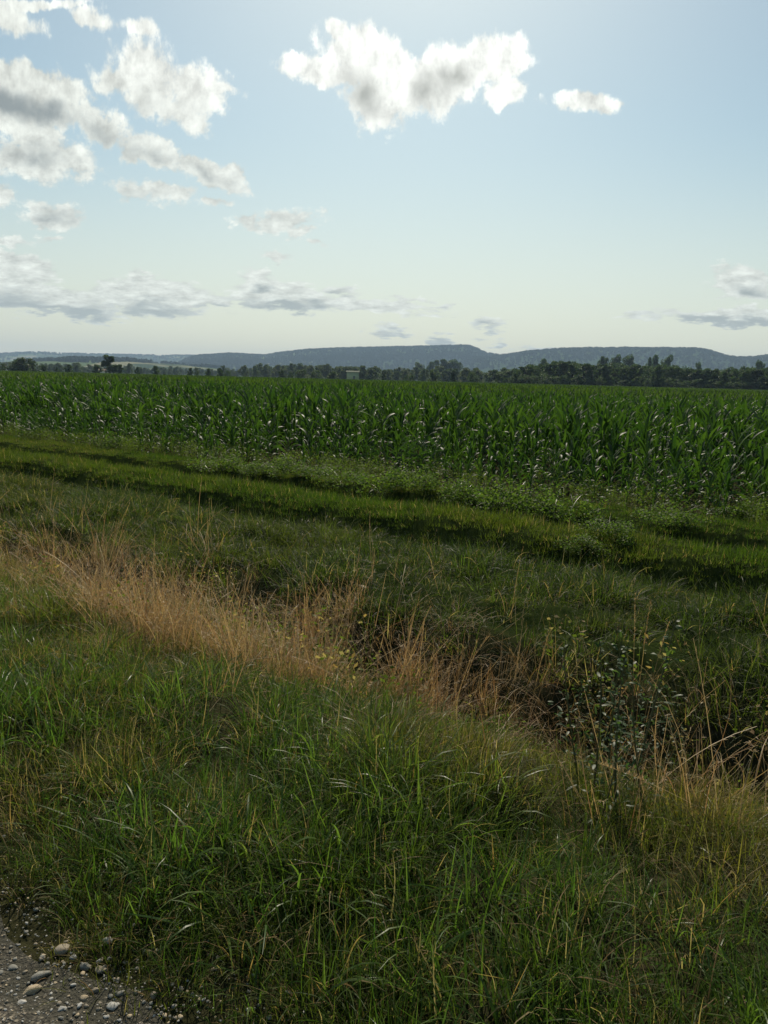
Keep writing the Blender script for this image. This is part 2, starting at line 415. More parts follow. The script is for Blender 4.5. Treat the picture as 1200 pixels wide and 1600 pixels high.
pr = t.n('ShaderNodeBsdfPrincipled'); t.link(gcol, pr.inputs['Base Color']); pr.inputs['Roughness'].default_value = .95
pr.inputs['Specular IOR Level'].default_value = 0
b = t.n('ShaderNodeBump'); b.inputs['Strength'].default_value = .6; b.inputs['Distance'].default_value = .02
t.link(t.noise(pos, 40, 6, .7), b.inputs['Height']); t.link(b.outputs[0], pr.inputs['Normal'])
o = t.n('ShaderNodeOutputMaterial'); t.link(pr.outputs[0], o.inputs[0])

# gravel track surface
m, t = new_mat('gravel_dirt'); M_GRAVEL = m
pos = t.n('ShaderNodeNewGeometry').outputs['Position']
v1 = t.n('ShaderNodeTexVoronoi'); t.link(pos, v1.inputs['Vector']); v1.inputs['Scale'].default_value = 85
v2 = t.n('ShaderNodeTexVoronoi'); t.link(pos, v2.inputs['Vector']); v2.inputs['Scale'].default_value = 190
s1 = t.n('ShaderNodeSeparateColor'); t.link(v1.outputs['Color'], s1.inputs[0])
c = t.mix(s1.outputs[0], (.09, .076, .050, 1), (.25, .215, .155, 1))
c = t.mix(t.step(v1.outputs['Distance'], .25, .6), c, (.03, .025, .017, 1))
c = t.mix(t.step(t.noise(pos, 3.5, 5, .6), .45, .70), c, (.030, .025, .017, 1))
sg_ = t.n('ShaderNodeSeparateXYZ'); t.link(pos, sg_.inputs[0])
ug = t.math('ADD', t.math('MULTIPLY', sg_.outputs[0], NX), t.math('MULTIPLY', sg_.outputs[1], NY))
ug = t.math('ADD', ug, t.math('MULTIPLY_ADD', t.noise(pos, 7, 6, .7), .8, -.4))
c = t.mix(t.step(ug, .80, 1.04), c, (.026, .024, .012, 1))
pr = t.n('ShaderNodeBsdfPrincipled'); t.link(c, pr.inputs['Base Color']); pr.inputs['Roughness'].default_value = .9
b = t.n('ShaderNodeBump'); b.inputs['Strength'].default_value = .9; b.inputs['Distance'].default_value = .006; b.invert = True
t.link(t.math('ADD', v1.outputs['Distance'], t.math('MULTIPLY', v2.outputs['Distance'], .5)), b.inputs['Height']); t.link(b.outputs[0], pr.inputs['Normal'])
o = t.n('ShaderNodeOutputMaterial'); t.link(pr.outputs[0], o.inputs[0])

# ------------------------------------------------------------------ ground sheet
rad = np.concatenate([np.arange(0.05, 8, .08), np.geomspace(8.1, 60, 110), np.geomspace(64, 8000, 60)])
ang = np.concatenate([np.linspace(-48, 48, 330), np.linspace(50, 310, 110)])
A, B = np.meshgrid(np.radians(ang), rad)
gx, gy = np.sin(A)*B, np.cos(A)*B
gz = H(gx, gy)
nr, na_ = gx.shape
V = np.stack([gx, gy, gz], -1).reshape(-1, 3)
i = np.arange(nr-1)[:, None]*na_; j = np.arange(na_)[None]; j2 = (j+1) % na_
Fc = np.stack([i+j, i+na_+j, i+na_+j2, i+j2], -1).reshape(-1, 4)
Fc = Fc[:, ::-1]
V = np.concatenate([V, [[0, 0, float(H(0., 0.))]]])
me = mesh('ground', V, Fc, smooth=True, mat=M_GROUND)
tag(link('ground', me), kind='structure')
# the gravel lane the photographer stands on
uu = np.linspace(-3.2, 1.38, 93); vv = np.linspace(-8, 8, 321)
UU, VV = np.meshgrid(uu, vv)
lim = 1.08+(fbm(VV*1.3, VV*0+2, 4, 31)-.5)*.35
UE = np.minimum(UU, -3.2+(UU+3.2)*(lim+3.2)/4.58)
gx, gy = xy(UE, VV); gz = H(gx, gy)+.004+.02*(fbm(gx*25, gy*25, 2, 8)-.5)*0+.004
nr, na_ = gx.shape
i = np.arange(nr-1)[:, None]*na_; j = np.arange(na_-1)[None]
Fc = np.stack([i+j, i+j+1, i+na_+j+1, i+na_+j], -1).reshape(-1, 4)
Fc = Fc[:, ::-1]
tag(link('gravel_lane', mesh('gravel_lane', np.stack([gx, gy, gz], -1).reshape(-1, 3), Fc, smooth=True, mat=M_GRAVEL)), kind='structure')

# ------------------------------------------------------------------ hills
def pxaz(px):
    d = ray(px, 590); return math.atan2(d[0], d[1])
RIDGES = [  # distance, width, [(px, top y)]
 (6800, 1500, [(-600,560),(-200,556),(0,554),(30,552),(60,551),(100,553),(140,554),(200,555),(250,556),(300,556),(330,558),(420,560),(600,575),(900,590),(2000,600)]),
 (4600, 1100, [(-600,600),(250,580),(300,558),(330,555),(360,553.5),(415,556),(440,552),(480,548),(520,546.5),(560,545.5),(600,544.5),(640,544),(680,543),(720,542),(733,543.5),(745,548),(760,554),(775,556),(800,560),(900,585),(1200,605),(2000,620)]),
 (4000, 900, [(-600,620),(650,595),(740,560),(780,557.5),(800,554.5),(820,551),(850,549),(880,546.8),(930,546),(1000,546.5),(1080,547),(1098,548.5),(1112,553),(1130,558),(1150,560),(1175,560),(1200,557),(1300,552),(1500,560),(2000,590)]),
 (2600, 500, [(-600,572),(0,570),(60,562),(130,560),(200,562),(270,566),(330,572),(420,582),(700,600),(2000,620)]),
]
hang = np.linspace(R(-52), R(52), 900); hrad = np.linspace(1500, 7800, 150)
A, B = np.meshgrid(hang, hrad)
hx, hy = np.sin(A)*B, np.cos(A)*B
def hillz(az, dist, x, y):
    z = np.full_like(dist, -3.0)
    for k, (D0, wd, prof) in enumerate(RIDGES):
        ax = np.array([pxaz(p) for p, _ in prof])
        h = np.array([(hor(p)-yy)/FPX*math.hypot(1, math.tan(pxaz(p)))**-1*D0*1.0+EYE for p, yy in prof])
        h = h - 9.0                                       # room for the trees standing on it
        hh = np.interp(az, ax, h)
        dd = (dist-D0)/wd
        q = np.where(dd < 0, np.exp(-(dd*1.25)**2), np.exp(-(dd*.7)**2))
        fold = 1+.10*(fbm(x/260., y/260., 3, 40+k)-.5)*np.clip(np.abs(dd)*2, 0, 1)
        z = np.maximum(z, hh*q*fold)
    z = z + (fbm(x/60., y/60., 3, 77)-.5)*6*np.clip(z/20, 0, 1)
    return z
hz = hillz(A, B, hx, hy)
m, t = new_mat('hill_cover'); M_HILL = m
pos = t.n('ShaderNodeNewGeometry').outputs['Position']
vor = t.n('ShaderNodeTexVoronoi'); t.link(pos, vor.inputs['Vector']); vor.inputs['Scale'].default_value = .003
vs = t.n('ShaderNodeSeparateColor'); t.link(vor.outputs['Color'], vs.inputs[0])
wood = t.mix(t.step(t.noise(pos, .03, 6, .7), .35, .65), (.028, .05, .020, 1), (.055, .085, .03, 1))
medw = t.mix(t.step(vs.outputs[0], .4, .6), (.10, .14, .05, 1), (.24, .23, .13, 1))
sp = t.n('ShaderNodeSeparateXYZ'); t.link(pos, sp.inputs[0])
isf = t.math('MULTIPLY', t.step(t.noise(pos, .0016, 3, .5), .5, .54), t.step(sp.outputs[0], -200, -700))
c = t.mix(isf, wood, medw)
pr = t.n('ShaderNodeBsdfPrincipled'); t.link(c, pr.inputs['Base Color']); pr.inputs['Roughness'].default_value = 1; pr.inputs['Specular IOR Level'].default_value = 0
b = t.n('ShaderNodeBump'); b.inputs['Strength'].default_value = 1; b.inputs['Distance'].default_value = 8
t.link(t.noise(pos, .09, 4, .7), b.inputs['Height']); t.link(b.outputs[0], pr.inputs['Normal'])
o = t.n('ShaderNodeOutputMaterial'); t.link(pr.outputs[0], o.inputs[0])
nr, na_ = hx.shape
i = np.arange(nr-1)[:, None]*na_; j = np.arange(na_-1)[None]
Fc = np.stack([i+j, i+j+1, i+na_+j+1, i+na_+j], -1).reshape(-1, 4)
tag(link('hills', mesh('hills', np.stack([hx, hy, hz], -1).reshape(-1, 3), Fc[:, ::1], smooth=True, mat=M_HILL)), kind='structure')

# ------------------------------------------------------------------ grass prototypes
def tuft(n, r, L, wd, tilt, curv, S=5, mat=M_GRASS, flop=0.0, lean=0.0):
    a = rng.random(n)*2*pi; rr = r*np.sqrt(rng.random(n))
    base = np.stack([np.cos(a)*rr, np.sin(a)*rr, np.full(n, -.02)], 1)
    az = a+rng.normal(0, .9, n)
    ti = np.abs(rng.normal(tilt[0], tilt[1], n)); cu = rng.normal(curv[0], curv[1], n)
    fl = rng.random(n) < flop; cu = np.where(fl, cu+1.2, cu)
    Ls = rng.uniform(L[0], L[1], n)
    V, Fc, r_ = blades(n, base, az, ti, cu, Ls, rng.uniform(wd[0], wd[1], n), S=S, twist=rng.normal(0, .8, n))
    return mesh('tuft', V, Fc, {'rnd': r_}, mat=mat)
def stems(n, r, L, mat=M_DRY, spread=.28, head=True, thick=.0022):
    parts = []
    for k in range(n):
        a = rng.random()*2*pi; rr = r*math.sqrt(rng.random()); l = rng.uniform(*L)
        az = rng.random()*2*pi if rng.random() < .4 else rng.normal(.2, .9)
        ti = abs(rng.normal(spread*.5, spread*.6)); cu = rng.normal(.35, .3)
        b = np.array([cos(a)*rr, sin(a)*rr, -.02]); rd = rng.random()
        V, Fc, q = blades(1, b, az, ti, cu, l, thick*2, S=6, taper=.5, rnd=rd, twist=rng.normal(0, .5)); parts.append((V, Fc, q))
        if head:
            tip = V[-2:].mean(0); pr_ = V[-6:-4].mean(0); m_ = int(rng.integers(6, 12))
            s = rng.random(m_)*.85
            bp = tip+(pr_-tip)*s[:, None]*1.6
            V, Fc, q = blades(m_, bp, az+rng.normal(0, 1.2, m_), ti+cu+rng.normal(0, .35, m_), .5, rng.uniform(.012, .035, m_), rng.uniform(.0015, .0035, m_), S=2, rnd=rd, taper=.6)
            parts.append((V, Fc, q))
    V, Fc, q = merge(parts)
    return mesh('stems', V, Fc, {'rnd': q}, mat=mat)
def herb(n, r, h, size, mat=M_HERB):
    a = rng.random(n)*2*pi; rr = r*np.sqrt(rng.random(n))
    z = h*rng.random(n)**.7
    V, Fc, q = leaf_cards(np.stack([np.cos(a)*rr, np.sin(a)*rr, z], 1), rng.uniform(size[0], size[1], n), .6, .55)
    k = max(4, n//8)
    V2, F2, q2 = blades(k, np.stack([np.cos(a[:k])*rr[:k]*.5, np.sin(a[:k])*rr[:k]*.5, np.zeros(k)], 1), a[:k], .3, .4, h, .003, S=3)
    V, Fc, q = merge([(V, Fc, q), (V2, F2, q2)])
    return mesh('herb', V, Fc, {'rnd': q}, mat=mat)

LONG = [tuft(46, .11, (.09, .28), (.003, .0065), (.38, .32), (.8, .55), S=6, flop=.18) for _ in range(8)]
BROAD = [tuft(20, .08, (.12, .32), (.005, .010), (.45, .3), (.7, .5), S=6, flop=.2, mat=M_BROAD) for _ in range(5)]
FINE = [tuft(62, .11, (.08, .26), (.0022, .0042), (.45, .35), (.8, .6), S=4, mat=M_FINE, flop=.2) for _ in range(6)]
MID = [tuft(46, .14, (.06, .24), (.003, .006), (.5, .4), (.9, .7), S=4, mat=M_VERGE, flop=.2) for _ in range(6)]
SHORT = [tuft(60, .16, (.04, .12), (.003, .006), (.4, .35), (.5, .5), S=3, mat=M_TRACK) for _ in range(6)]
DRYS = [stems(30, .13, (.25, .75), spread=.45) for _ in range(6)]
SPARSE = [stems(7, .15, (.35, .85), spread=.5) for _ in range(5)]
TANGLE = [tuft(40, .14, (.2, .5), (.0015, .003), (.8, .4), (.8, .7), S=5, mat=M_DRY, flop=.4) for _ in range(5)]
HERBS = [herb(130, .12, .13, (.006, .014)) for _ in range(5)]
HERBT = [herb(90, .14, .30, (.014, .035)) for _ in range(4)]

def pts_uv(u0, u1, v0, v1, dens, keep=None):
    n = rng.poisson(dens*(u1-u0)*(v1-v0))
    u = rng.uniform(u0, u1, n); v = rng.uniform(v0, v1, n); x, y = xy(u, v)
    k = (y > -1.5) & (np.abs(x) < 3.0+np.abs(y)*.75) & (np.hypot(x, y) > .5)
    if keep is not None: k &= rng.random(n) < keep(u, v, x, y)
    return u[k], v[k], x[k], y[k]
def bump(x, y, lst):
    s = 0
    for (cx, cy, rr, ww) in lst: s = np.maximum(s, ww*np.exp(-((x-cx)**2+(y-cy)**2)/(rr*rr)))
    return s
def spots(lst): return [(*gp(px, py), rr, ww) for px, py, rr, ww in lst]
DRYSPOT = spots([(175,975,.36,.6),(235,1000,.40,.85),(300,1020,.40,.9),(370,1045,.40,.95),(430,1070,.34,.95),(485,1080,.30,.95),(500,1010,.33,.8),(550,1100,.22,.6),(110,915,.35,.5),(690,1135,.30,.9),(655,1100,.25,.6),(780,1120,.28,.45),(600,1110,.28,.5),(60,905,.4,.3)])
WARMSPOT = spots([(700,1180,.35,.9),(820,1190,.3,.8),(560,1110,.35,.8),(450,1080,.35,.7),(1150,1290,.4,1),(1080,1250,.25,.7),(1190,1340,.3,.9),(250,1010,.6,.5),(1000,1210,.25,.5),(60,960,.5,.35),(880,1200,.25,.6)])
BARE = spots([(860,830,.9,1),(1000,880,.7,.5),(620,790,.6,.5)])
E_ = 'M'
def gscatter(name, protos, u, v, x, y, smin, smax, dry, warm, zs=None, tl=.12):
    n = len(x); s = rng.uniform(smin, smax, n)
    if zs is not None: s = s*zs
    z = H(x, y)
    return scatter(name, protos, np.stack([x, y, z], 1), rng.random(n)*2*pi, s, rng.integers(0, len(protos), n),
                   {'dry': dry, 'warm': warm}, tilt=(rng.normal(0, tl, n), rng.normal(0, tl, n)))

# near verge: long green grass, thinning onto the gravel
def edge(u, v): return 1.08+(fbm(v*1.3, v*0+2, 4, 31)-.5)*.35
fade = lambda u, v: sm(u-edge(u, v), -.06, .16)
patch = lambda x, y, f, sd: sm(fbm(x*f, y*f, 3, sd), .38, .62)
u, v, x, y = pts_uv(.85, 3.5, -6, 14, 140, lambda u, v, x, y: fade(u, v)*(.42+.58*patch(x, y, 1.5, 2))*(1-.6*bump(x, y, WARMSPOT))*(1-.6*bump(x, y, DRYSPOT)))
tag(gscatter('tall_green_grass', LONG+BROAD, u, v, x, y, .65, 1.15, .015+.06*patch(x, y, 1.1, 4), bump(x, y, WARMSPOT), zs=(.45+.55*sm(u-edge(u, v), 0, .5))*(.7+.4*patch(x, y, .9, 21))),
    'tall green blades of grass along the near side of the ditch', 'grass', kind='stuff')
u, v, x, y = pts_uv(.85, 4.4, -6, 14, 85, lambda u, v, x, y: fade(u, v)*(.55+.45*patch(x, y, 1.6, 101))*(1-.9*sm(u, 3.2, 3.7)*sm(-v, -3.2, -1.2)))
tag(gscatter('fine_grass', FINE, u, v, x, y, .6, 1.2, .15+.25*patch(x, y, 1.4, 6)+.3*bump(x, y, DRYSPOT), np.clip(bump(x, y, WARMSPOT)+.35*patch(x, y, .8, 16), 0, 1), zs=(.5+.5*sm(u-edge(u, v), 0, .5))),
    'fine thin grass growing low between the taller blades', 'grass', kind='stuff')
u, v, x, y = pts_uv(1.1, 3.6, -6, 12, 26, lambda u, v, x, y: fade(u, v)*patch(x, y, 1.7, 12))
tag(gscatter('clover', HERBS, u, v, x, y, .6, 1.2, 0*u, .3*bump(x, y, WARMSPOT)), 'low leafy clover and herbs among the near grass', 'ground cover', kind='stuff')
u, v, x, y = pts_uv(.8, 1.9, -4, 8, 60, lambda u, v, x, y: np.clip(sm(u-edge(u, v), -.12, .12)+.5*sm(fbm(x*3.1, y*3.1, 3, 141), .60, .68), 0, 1))
tag(gscatter('lane_edge_grass', SHORT+MID[:2]+HERBS[:2], u, v, x, y, .35, .9, .12+0*u, .35*patch(x, y, 2, 143)), 'short trampled grass creeping over the gravel edge', 'grass', kind='stuff')
# dry straw strip by the ditch
u, v, x, y = pts_uv(2.4, 5.2, -3, 9, 72, lambda u, v, x, y: np.clip(bump(x, y, DRYSPOT)*1.35-.2, 0, 1)*(.35+.65*patch(x, y, 2.6, 121)))
tag(gscatter('dry_grass', DRYS, u, v, x, y, .5, 1.1, .35+0*u, 0*u, tl=.2), 'tall tan and rust dry grass standing along the ditch', 'dry grass', kind='stuff')
u, v, x, y = pts_uv(2.6, 5.2, -6, 9, 42, lambda u, v, x, y: .16+bump(x, y, DRYSPOT))
tag(gscatter('straw', TANGLE, u, v, x, y, .6, 1.1, .4+0*u, 0*u, tl=.3), 'pale tangled straw lying over the ditch banks', 'straw', kind='stuff')
u, v, x, y = pts_uv(2.4, 5.7, -7, 14, 7.0, lambda u, v, x, y: .35+.65*sm(-v, -1.6, .5)*(u > 3))
tag(gscatter('seed_stems', SPARSE, u, v, x, y, .6, 1.0, .3+0*u, 0*u, tl=.2), 'sparse pale seed stems leaning over the ditch', 'grass stems', kind='stuff')
# far side of the ditch
rut = lambda u: np.exp(-((u-8.0)/.30)**6)+np.exp(-((u-10.17)/.30)**6)
u, v, x, y = pts_uv(4.7, 7.65, -8, 30, 105, lambda u, v, x, y: sm(u, 4.75, 5.2)*(.30+.70*patch(x, y, 2.1, 41)))
tag(gscatter('verge_grass', MID, u, v, x, y, .7, 1.25, .03+.06*patch(x, y, .8, 44), .12*patch(x, y, .5, 46), zs=.6+.8*patch(x, y, 1.5, 49)),
    'rough dark green grass between the ditch and the wheel track', 'grass', kind='stuff')
def trk(u, v, x, y): return (1-.75*np.clip(rut(u), 0, 1))*(.55+.45*patch(x, y, 1.8, 57))
u, v, x, y = pts_uv(7.5, 12.3, -9, 34, 95, trk)
tag(gscatter('track_grass', SHORT, u, v, x, y, .7, 1.3, .02+.05*patch(x, y, .6, 51), .18*patch(x, y, .45, 53), zs=(.7+.7*np.exp(-((u-9.1)/.5)**2)+.35*sm(u, 10.8, 11.6))*(1-.65*np.clip(rut(u), 0, 1))),
    'short bright grass on the two wheel farm track', 'grass', kind='stuff')
u, v, x, y = pts_uv(4.9, 7.7, -8, 26, 15, lambda u, v, x, y: sm(fbm(x*1.7, y*1.7, 3, 161), .45, .62))
tag(gscatter('coarse_verge_tufts', LONG+BROAD+HERBS, u, v, x, y, .45, .95, .12+0*u, .15+0*u, tl=.25), 'coarse darker tufts scattered over the rough verge', 'grass', kind='stuff')
# weeds along the field edge
u, v, x, y = pts_uv(10.9, 14.2, -9, 30, 13, lambda u, v, x, y: np.maximum(np.exp(-((u-11.9)/.45)**2), .5*sm(u, 11.9, 12.2))*(.35+.65*patch(x, y, .8, 61)))
tag(gscatter('edge_weeds', HERBT, u, v, x, y, .8, 1.6, 0*u, .25+0*u), 'leafy green weeds along the foot of the maize', 'weeds', kind='stuff')

# ------------------------------------------------------------------ maize
def maize_parts(h, nl, lw=.075):
    """returns stalk arrays and a list of leaf arrays"""
    lean = rng.normal(0, .02, 2)
    zs = np.linspace(0, h*.72, 7)
    stalk = tube(np.stack([lean[0]*zs, lean[1]*zs, zs], 1), np.linspace(.014, .006, 7), 6, .4)
    pl = rng.random()*pi; lv = []
    for k in range(nl):
        f = k/(nl-1.0); z = h*(.03+.67*f)
        az = pl+(k % 2)*pi+rng.normal(0, .22)
        L = h*(.32+.18*sin(pi*min(1, f*.9+.1)))*rng.uniform(.85, 1.1)
        ti = .56-.42*f+rng.normal(0, .12); cu = (2.1-1.5*f)*rng.uniform(.75, 1.2)
        lv.append(blades(1, (lean[0]*z, lean[1]*z, z), az, max(.06, ti), cu, L, lw*rng.uniform(.85, 1.15)*(1-.25*abs(f-.5)), S=8, fold=.35, belly=True, twist=rng.normal(0, .7), rnd=rng.random()))
    return stalk, lv
KINDS = [maize_parts(1.6, int(rng.integers(9, 12)), .084) for _ in range(9)]
ST_M = [mesh('stalk', *k[0][:2], {'rnd': k[0][2]}, smooth=True, mat=M_STALK) for k in KINDS]
LF_M = [[mesh('leaf', l[0], l[1], {'rnd': l[2]}, smooth=True, mat=M_MAIZE) for l in k[1]] for k in KINDS]
WHOLE = []
for k in KINDS:
    V, Fc, q = merge([k[0]]+k[1]); WHOLE.append(mesh('maize', V, Fc, {'rnd': q}, smooth=True, mat=M_MAIZE))

EDGE0 = 12.1
def maize_edge(v): return EDGE0+(fbm(v*.25, v*0, 3, 71)-.5)*1.0
def maize_h(u, v, x, y):
    e = u-maize_edge(v)
    h = .50+.50*sm(e, .0, 5.0)
    h = h*(.74+.46*fbm(x*.45, y*.45, 3, 73))
    return h
GAPS = spots([(680,700,.9,1),(740,690,.7,.9),(1010,705,.7,.95),(240,650,1.6,.7),(920,675,1.0,.7),(450,690,.8,.7),(1100,760,.5,.8)])
rows = []
for k in range(60):
    u = EDGE0+.1+k*.75
    v = np.arange(-60, 90, .19); n = len(v)
    v = v+rng.normal(0, .03, n); uu_ = u+rng.normal(0, .05, n)
    rows.append(np.stack([uu_, v], 1))
q = np.concatenate(rows); u, v = q[:, 0], q[:, 1]; x, y = xy(u, v)
k = (y > 0) & (np.abs(x) < 4+y*.68) & (u > maize_edge(v)) & (np.hypot(x, y) < 56)
k &= rng.random(len(u)) > (.10+bump(x, y, GAPS)*.85+.42*sm(fbm(x*.9, y*.9, 3, 151), .5, .7))
u, v, x, y = u[k], v[k], x[k], y[k]
hs = maize_h(u, v, x, y)*rng.uniform(.66, 1.12, len(u))
d = np.hypot(x, y); vis = np.abs(x) < y*.56
order = np.argsort(np.where(vis, d, 1e6))
near_i, rest = order[:300], order[300:]
umed = 1.6
for i_ in near_i:
    kk = int(rng.integers(0, len(KINDS)))
    e = empty('maize_plant', (x[i_], y[i_], float(H(x[i_], y[i_]))-.01), rng.random()*2*pi)
    s = float(hs[i_]); e.scale = (s*.95, s*.95, s)
    ed = u[i_]-maize_edge(v[i_])
    if ed < 1.0: lb = 'short maize plant in the outermost row, right beside the weedy grass strip'
    else: lb = 'green maize plant in the front rows just behind the outermost row'
    tag(e, lb, 'maize plant', 'maize plants at the near edge of the field')
    for nm, mm in [('stalk', ST_M[kk])]+[('leaf', q_) for q_ in LF_M[kk]]:
        link(nm, mm, e)
# farther out: patches of simpler plants
def maize_patch():
    parts = []
    for a in np.arange(-2.25, 2.25, .75)+.375:
        for b_ in np.arange(-2.25, 2.25, .24):
            h = 1.6*rng.uniform(.90, 1.08); bx = a+rng.normal(0, .05); by = b_+rng.normal(0, .04)
            n = 6; f = np.linspace(.2, 1, n)
            pl = rng.random()*pi
            parts.append(blades(n, np.stack([np.full(n, bx), np.full(n, by), h*(.3+.42*f)], 1), pl+(np.arange(n) % 2)*pi+rng.normal(0, .3, n),
                                .55-.42*f, 1.6-.95*f, h*.42, .08, S=4, belly=True, twist=rng.normal(0, .6, n)))
    V, Fc, q = merge(parts); return mesh('maize_patch', V, Fc, {'rnd': q}, mat=M_MAIZE)
PATCH = [maize_patch() for _ in range(3)]
fx, fy = [], []
g1, g2 = np.meshgrid(np.arange(EDGE0+36, 420, 4.5), np.arange(-330, 420, 4.5))
px_, py_ = xy(g1.ravel(), g2.ravel())
dd = np.hypot(px_, py_)
FAR_EDGE = 330
k = (py_ > 20) & (np.abs(px_) < 25+py_*.70) & (dd > 30) & (py_ < FAR_EDGE-.06*px_)
k2 = dd[k] > 0
px_, py_ = px_[k], py_[k]
# patches also fill between the dense rows' limit and 36 m deep
g1, g2 = np.meshgrid(np.arange(EDGE0+2.5, EDGE0+36, 4.5), np.arange(-330, 420, 4.5))
ax_, ay_ = xy(g1.ravel(), g2.ravel()); d2 = np.hypot(ax_, ay_)
k = (ay_ > 20) & (np.abs(ax_) < 25+ay_*.70) & (d2 > 57)
px_ = np.concatenate([px_, ax_[k]]); py_ = np.concatenate([py_, ay_[k]])
# keep individual plants only where no patch stands
uR, vR = u[rest], v[rest]
ok = uR < EDGE0+36-2.25
rest = rest[ok]
k = np.hypot(px_, py_) > 0
npl = len(rest); nfar = len(px_)
P3 = np.concatenate([np.stack([x[rest], y[rest], H(x[rest], y[rest])], 1), np.stack([px_, py_, H(px_, py_)], 1)])
rzz = np.concatenate([rng.random(npl)*2*pi, math.atan2(NY, NX)+pi*rng.integers(0, 2, nfar)])
sc = np.concatenate([np.repeat(hs[rest][:, None], 3, 1), np.stack([np.ones(nfar), np.ones(nfar), (.93+.16*fbm(px_*.03, py_*.03, 3, 5))*.97], 1)])
ix = np.concatenate([rng.integers(0, 9, npl), 9+rng.integers(0, 3, nfar)])
tag(scatter('maize_field', WHOLE+PATCH, P3, rzz, sc, ix, {'dry': np.full(len(P3), 0.0), 'warm': np.concatenate([np.zeros(npl), np.full(nfar, .08)])}),
    'wide field of green maize stretching to the tree line', 'maize field', kind='stuff')

# ------------------------------------------------------------------ bramble bushes along the field edge
def bush_mesh(n):
    k = int(rng.integers(9, 14)); c = []
    for _ in range(k):
        a = rng.random()*2*pi; rr = .75*math.sqrt(rng.random()); c.append((cos(a)*rr, sin(a)*rr, rng.uniform(.15, .62)*(1-.45*rr), rng.uniform(.18, .36)))
    c = np.array(c); pick = rng.integers(0, k, n)
    dirs = rng.normal(size=(n, 3)); dirs /= np.linalg.norm(dirs, axis=1)[:, None]
    p = c[pick, :3]+dirs*c[pick, 3:4]*rng.uniform(.6, 1.08, n)[:, None]*np.array([1, 1, .8]); p = p[p[:, 2] > .02]
    V, Fc, q = leaf_cards(p, rng.uniform(.035, .075, len(p)), .75, .45)
    fol = mesh('foliage', V, Fc, {'rnd': q}, mat=M_BRAMBLE)
    parts = []
    for _ in range(12):
        parts.append(blades(1, (rng.normal(0, .15), rng.normal(0, .15), 0), rng.random()*2*pi, rng.uniform(.2, .9), rng.uniform(.6, 1.4), rng.uniform(.7, 1.2), .008, S=8))
    V, Fc, q = merge(parts); return fol, mesh('stem', V, Fc, {'rnd': q}, mat=M_STEM)
BUSH = [bush_mesh(1500) for _ in range(5)]
BL = [  # px, py of the foot, radius, height, label
 (190,712,.75,.5,'small loose shrub leftmost at the edge of the field'),
 (335,745,.62,.55,'pale leafed bramble bush at the left end of the bramble strip'),
 (400,752,.55,.45,'low bramble bush just right of the pale leafed one'),
 (455,752,.6,.5,'bramble bush spreading low under the shorter maize'),
 (530,765,.55,.45,'small round bramble bush near the middle of the field edge'),
 (600,785,.62,.62,'bramble bush with a dark shadowed foot at the middle of the strip'),
 (655,772,.5,.55,'narrow bramble bush pressed against the maize stalks'),
 (725,800,.55,.6,'dense green bramble bush left of the largest one'),
 (790,815,.66,.72,'largest and tallest bramble bush with deep shadow below'),
 (870,828,.62,.70,'broad bramble bush at the right end of the dense strip'),
 (955,850,.45,.35,'low scrubby plant in front of the bramble strip'),
 (1045,828,.5,.40,'yellow green weed clump right of the bramble strip'),
 (1140,822,.5,.48,'leafy bush at the right end of the field edge'),
 (905,870,.35,.25,'small leafy clump growing in the wheel track'),
]
for k, (bx, by, br, bh, lb) in enumerate(BL):
    X0, Y0 = gp(bx, by-8); fo, stm = BUSH[k % 5]
    e = empty('bramble_bush', (X0, Y0, float(H(X0, Y0))-.02), rng.random()*6.28); e.scale = (br*1.25, br*1.1, bh*1.15)
    tag(e, lb, 'bush', 'bushes along the edge of the maize field')
    link('foliage', fo, e); link('stem', stm, e)

# ------------------------------------------------------------------ tall weeds with glossy leaves by the ditch
def weed_mesh():
    n = 62; h = 1.0
    path = np.stack([.05*np.sin(np.linspace(0, 2, 8)), .03*np.linspace(0, 1, 8), np.linspace(0, h, 8)], 1)
    st = tube(path, np.linspace(.006, .002, 8), 5, .5)
    f = rng.uniform(.12, 1, n); az = np.arange(n)*2.4+rng.normal(0, .3, n)
    base = np.stack([np.interp(f, np.linspace(0, 1, 8), path[:, 0]), .03*f, f*h], 1)
    br = rng.uniform(0, .16, n)*(1.1-f); base[:, 0] += np.cos(az)*br; base[:, 1] += np.sin(az)*br
    lf = blades(n, base, az, rng.uniform(.2, 1.7, n), rng.uniform(-.3, 1.3, n), rng.uniform(.022, .060, n)*(1.25-.6*f), rng.uniform(.009, .018, n), S=4, belly=True, fold=.2, twist=rng.normal(0, 1., n))
    return mesh('stem', st[0], st[1], {'rnd': st[2]}, smooth=True, mat=M_STEM), mesh('foliage', lf[0], lf[1], {'rnd': lf[2]}, mat=M_WEED)
WEED = [weed_mesh() for _ in range(5)]
for k, (wx, wy, wh) in enumerate([(905,1180,.55),(925,1210,.62),(948,1190,.68),(962,1235,.60),(985,1200,.72),(1005,1225,.55),(1028,1195,.62),(1045,1180,.50),(890,1150,.48),(1065,1215,.45),(970,1165,.6),(935,1250,.42),(1010,1165,.5),(915,1140,.45)]):
    X0, Y0 = gp(wx, wy+45)
    e = empty('leafy_weed', (X0, Y0, float(H(X0, Y0))-.01), rng.random()*6.28); s = wh*1.15
    e.scale = (s*1.25, s*1.25, s); e.rotation_euler = (rng.normal(0, .08), rng.normal(0, .08), rng.random()*6.28)
    tag(e, 'tall weed with small shiny grey green leaves in the clump on the right ditch bank', 'weed', 'tall leafy weeds on the right ditch bank')
    a, b_ = WEED[k % 5]; link('stem', a, e); link('foliage', b_, e)

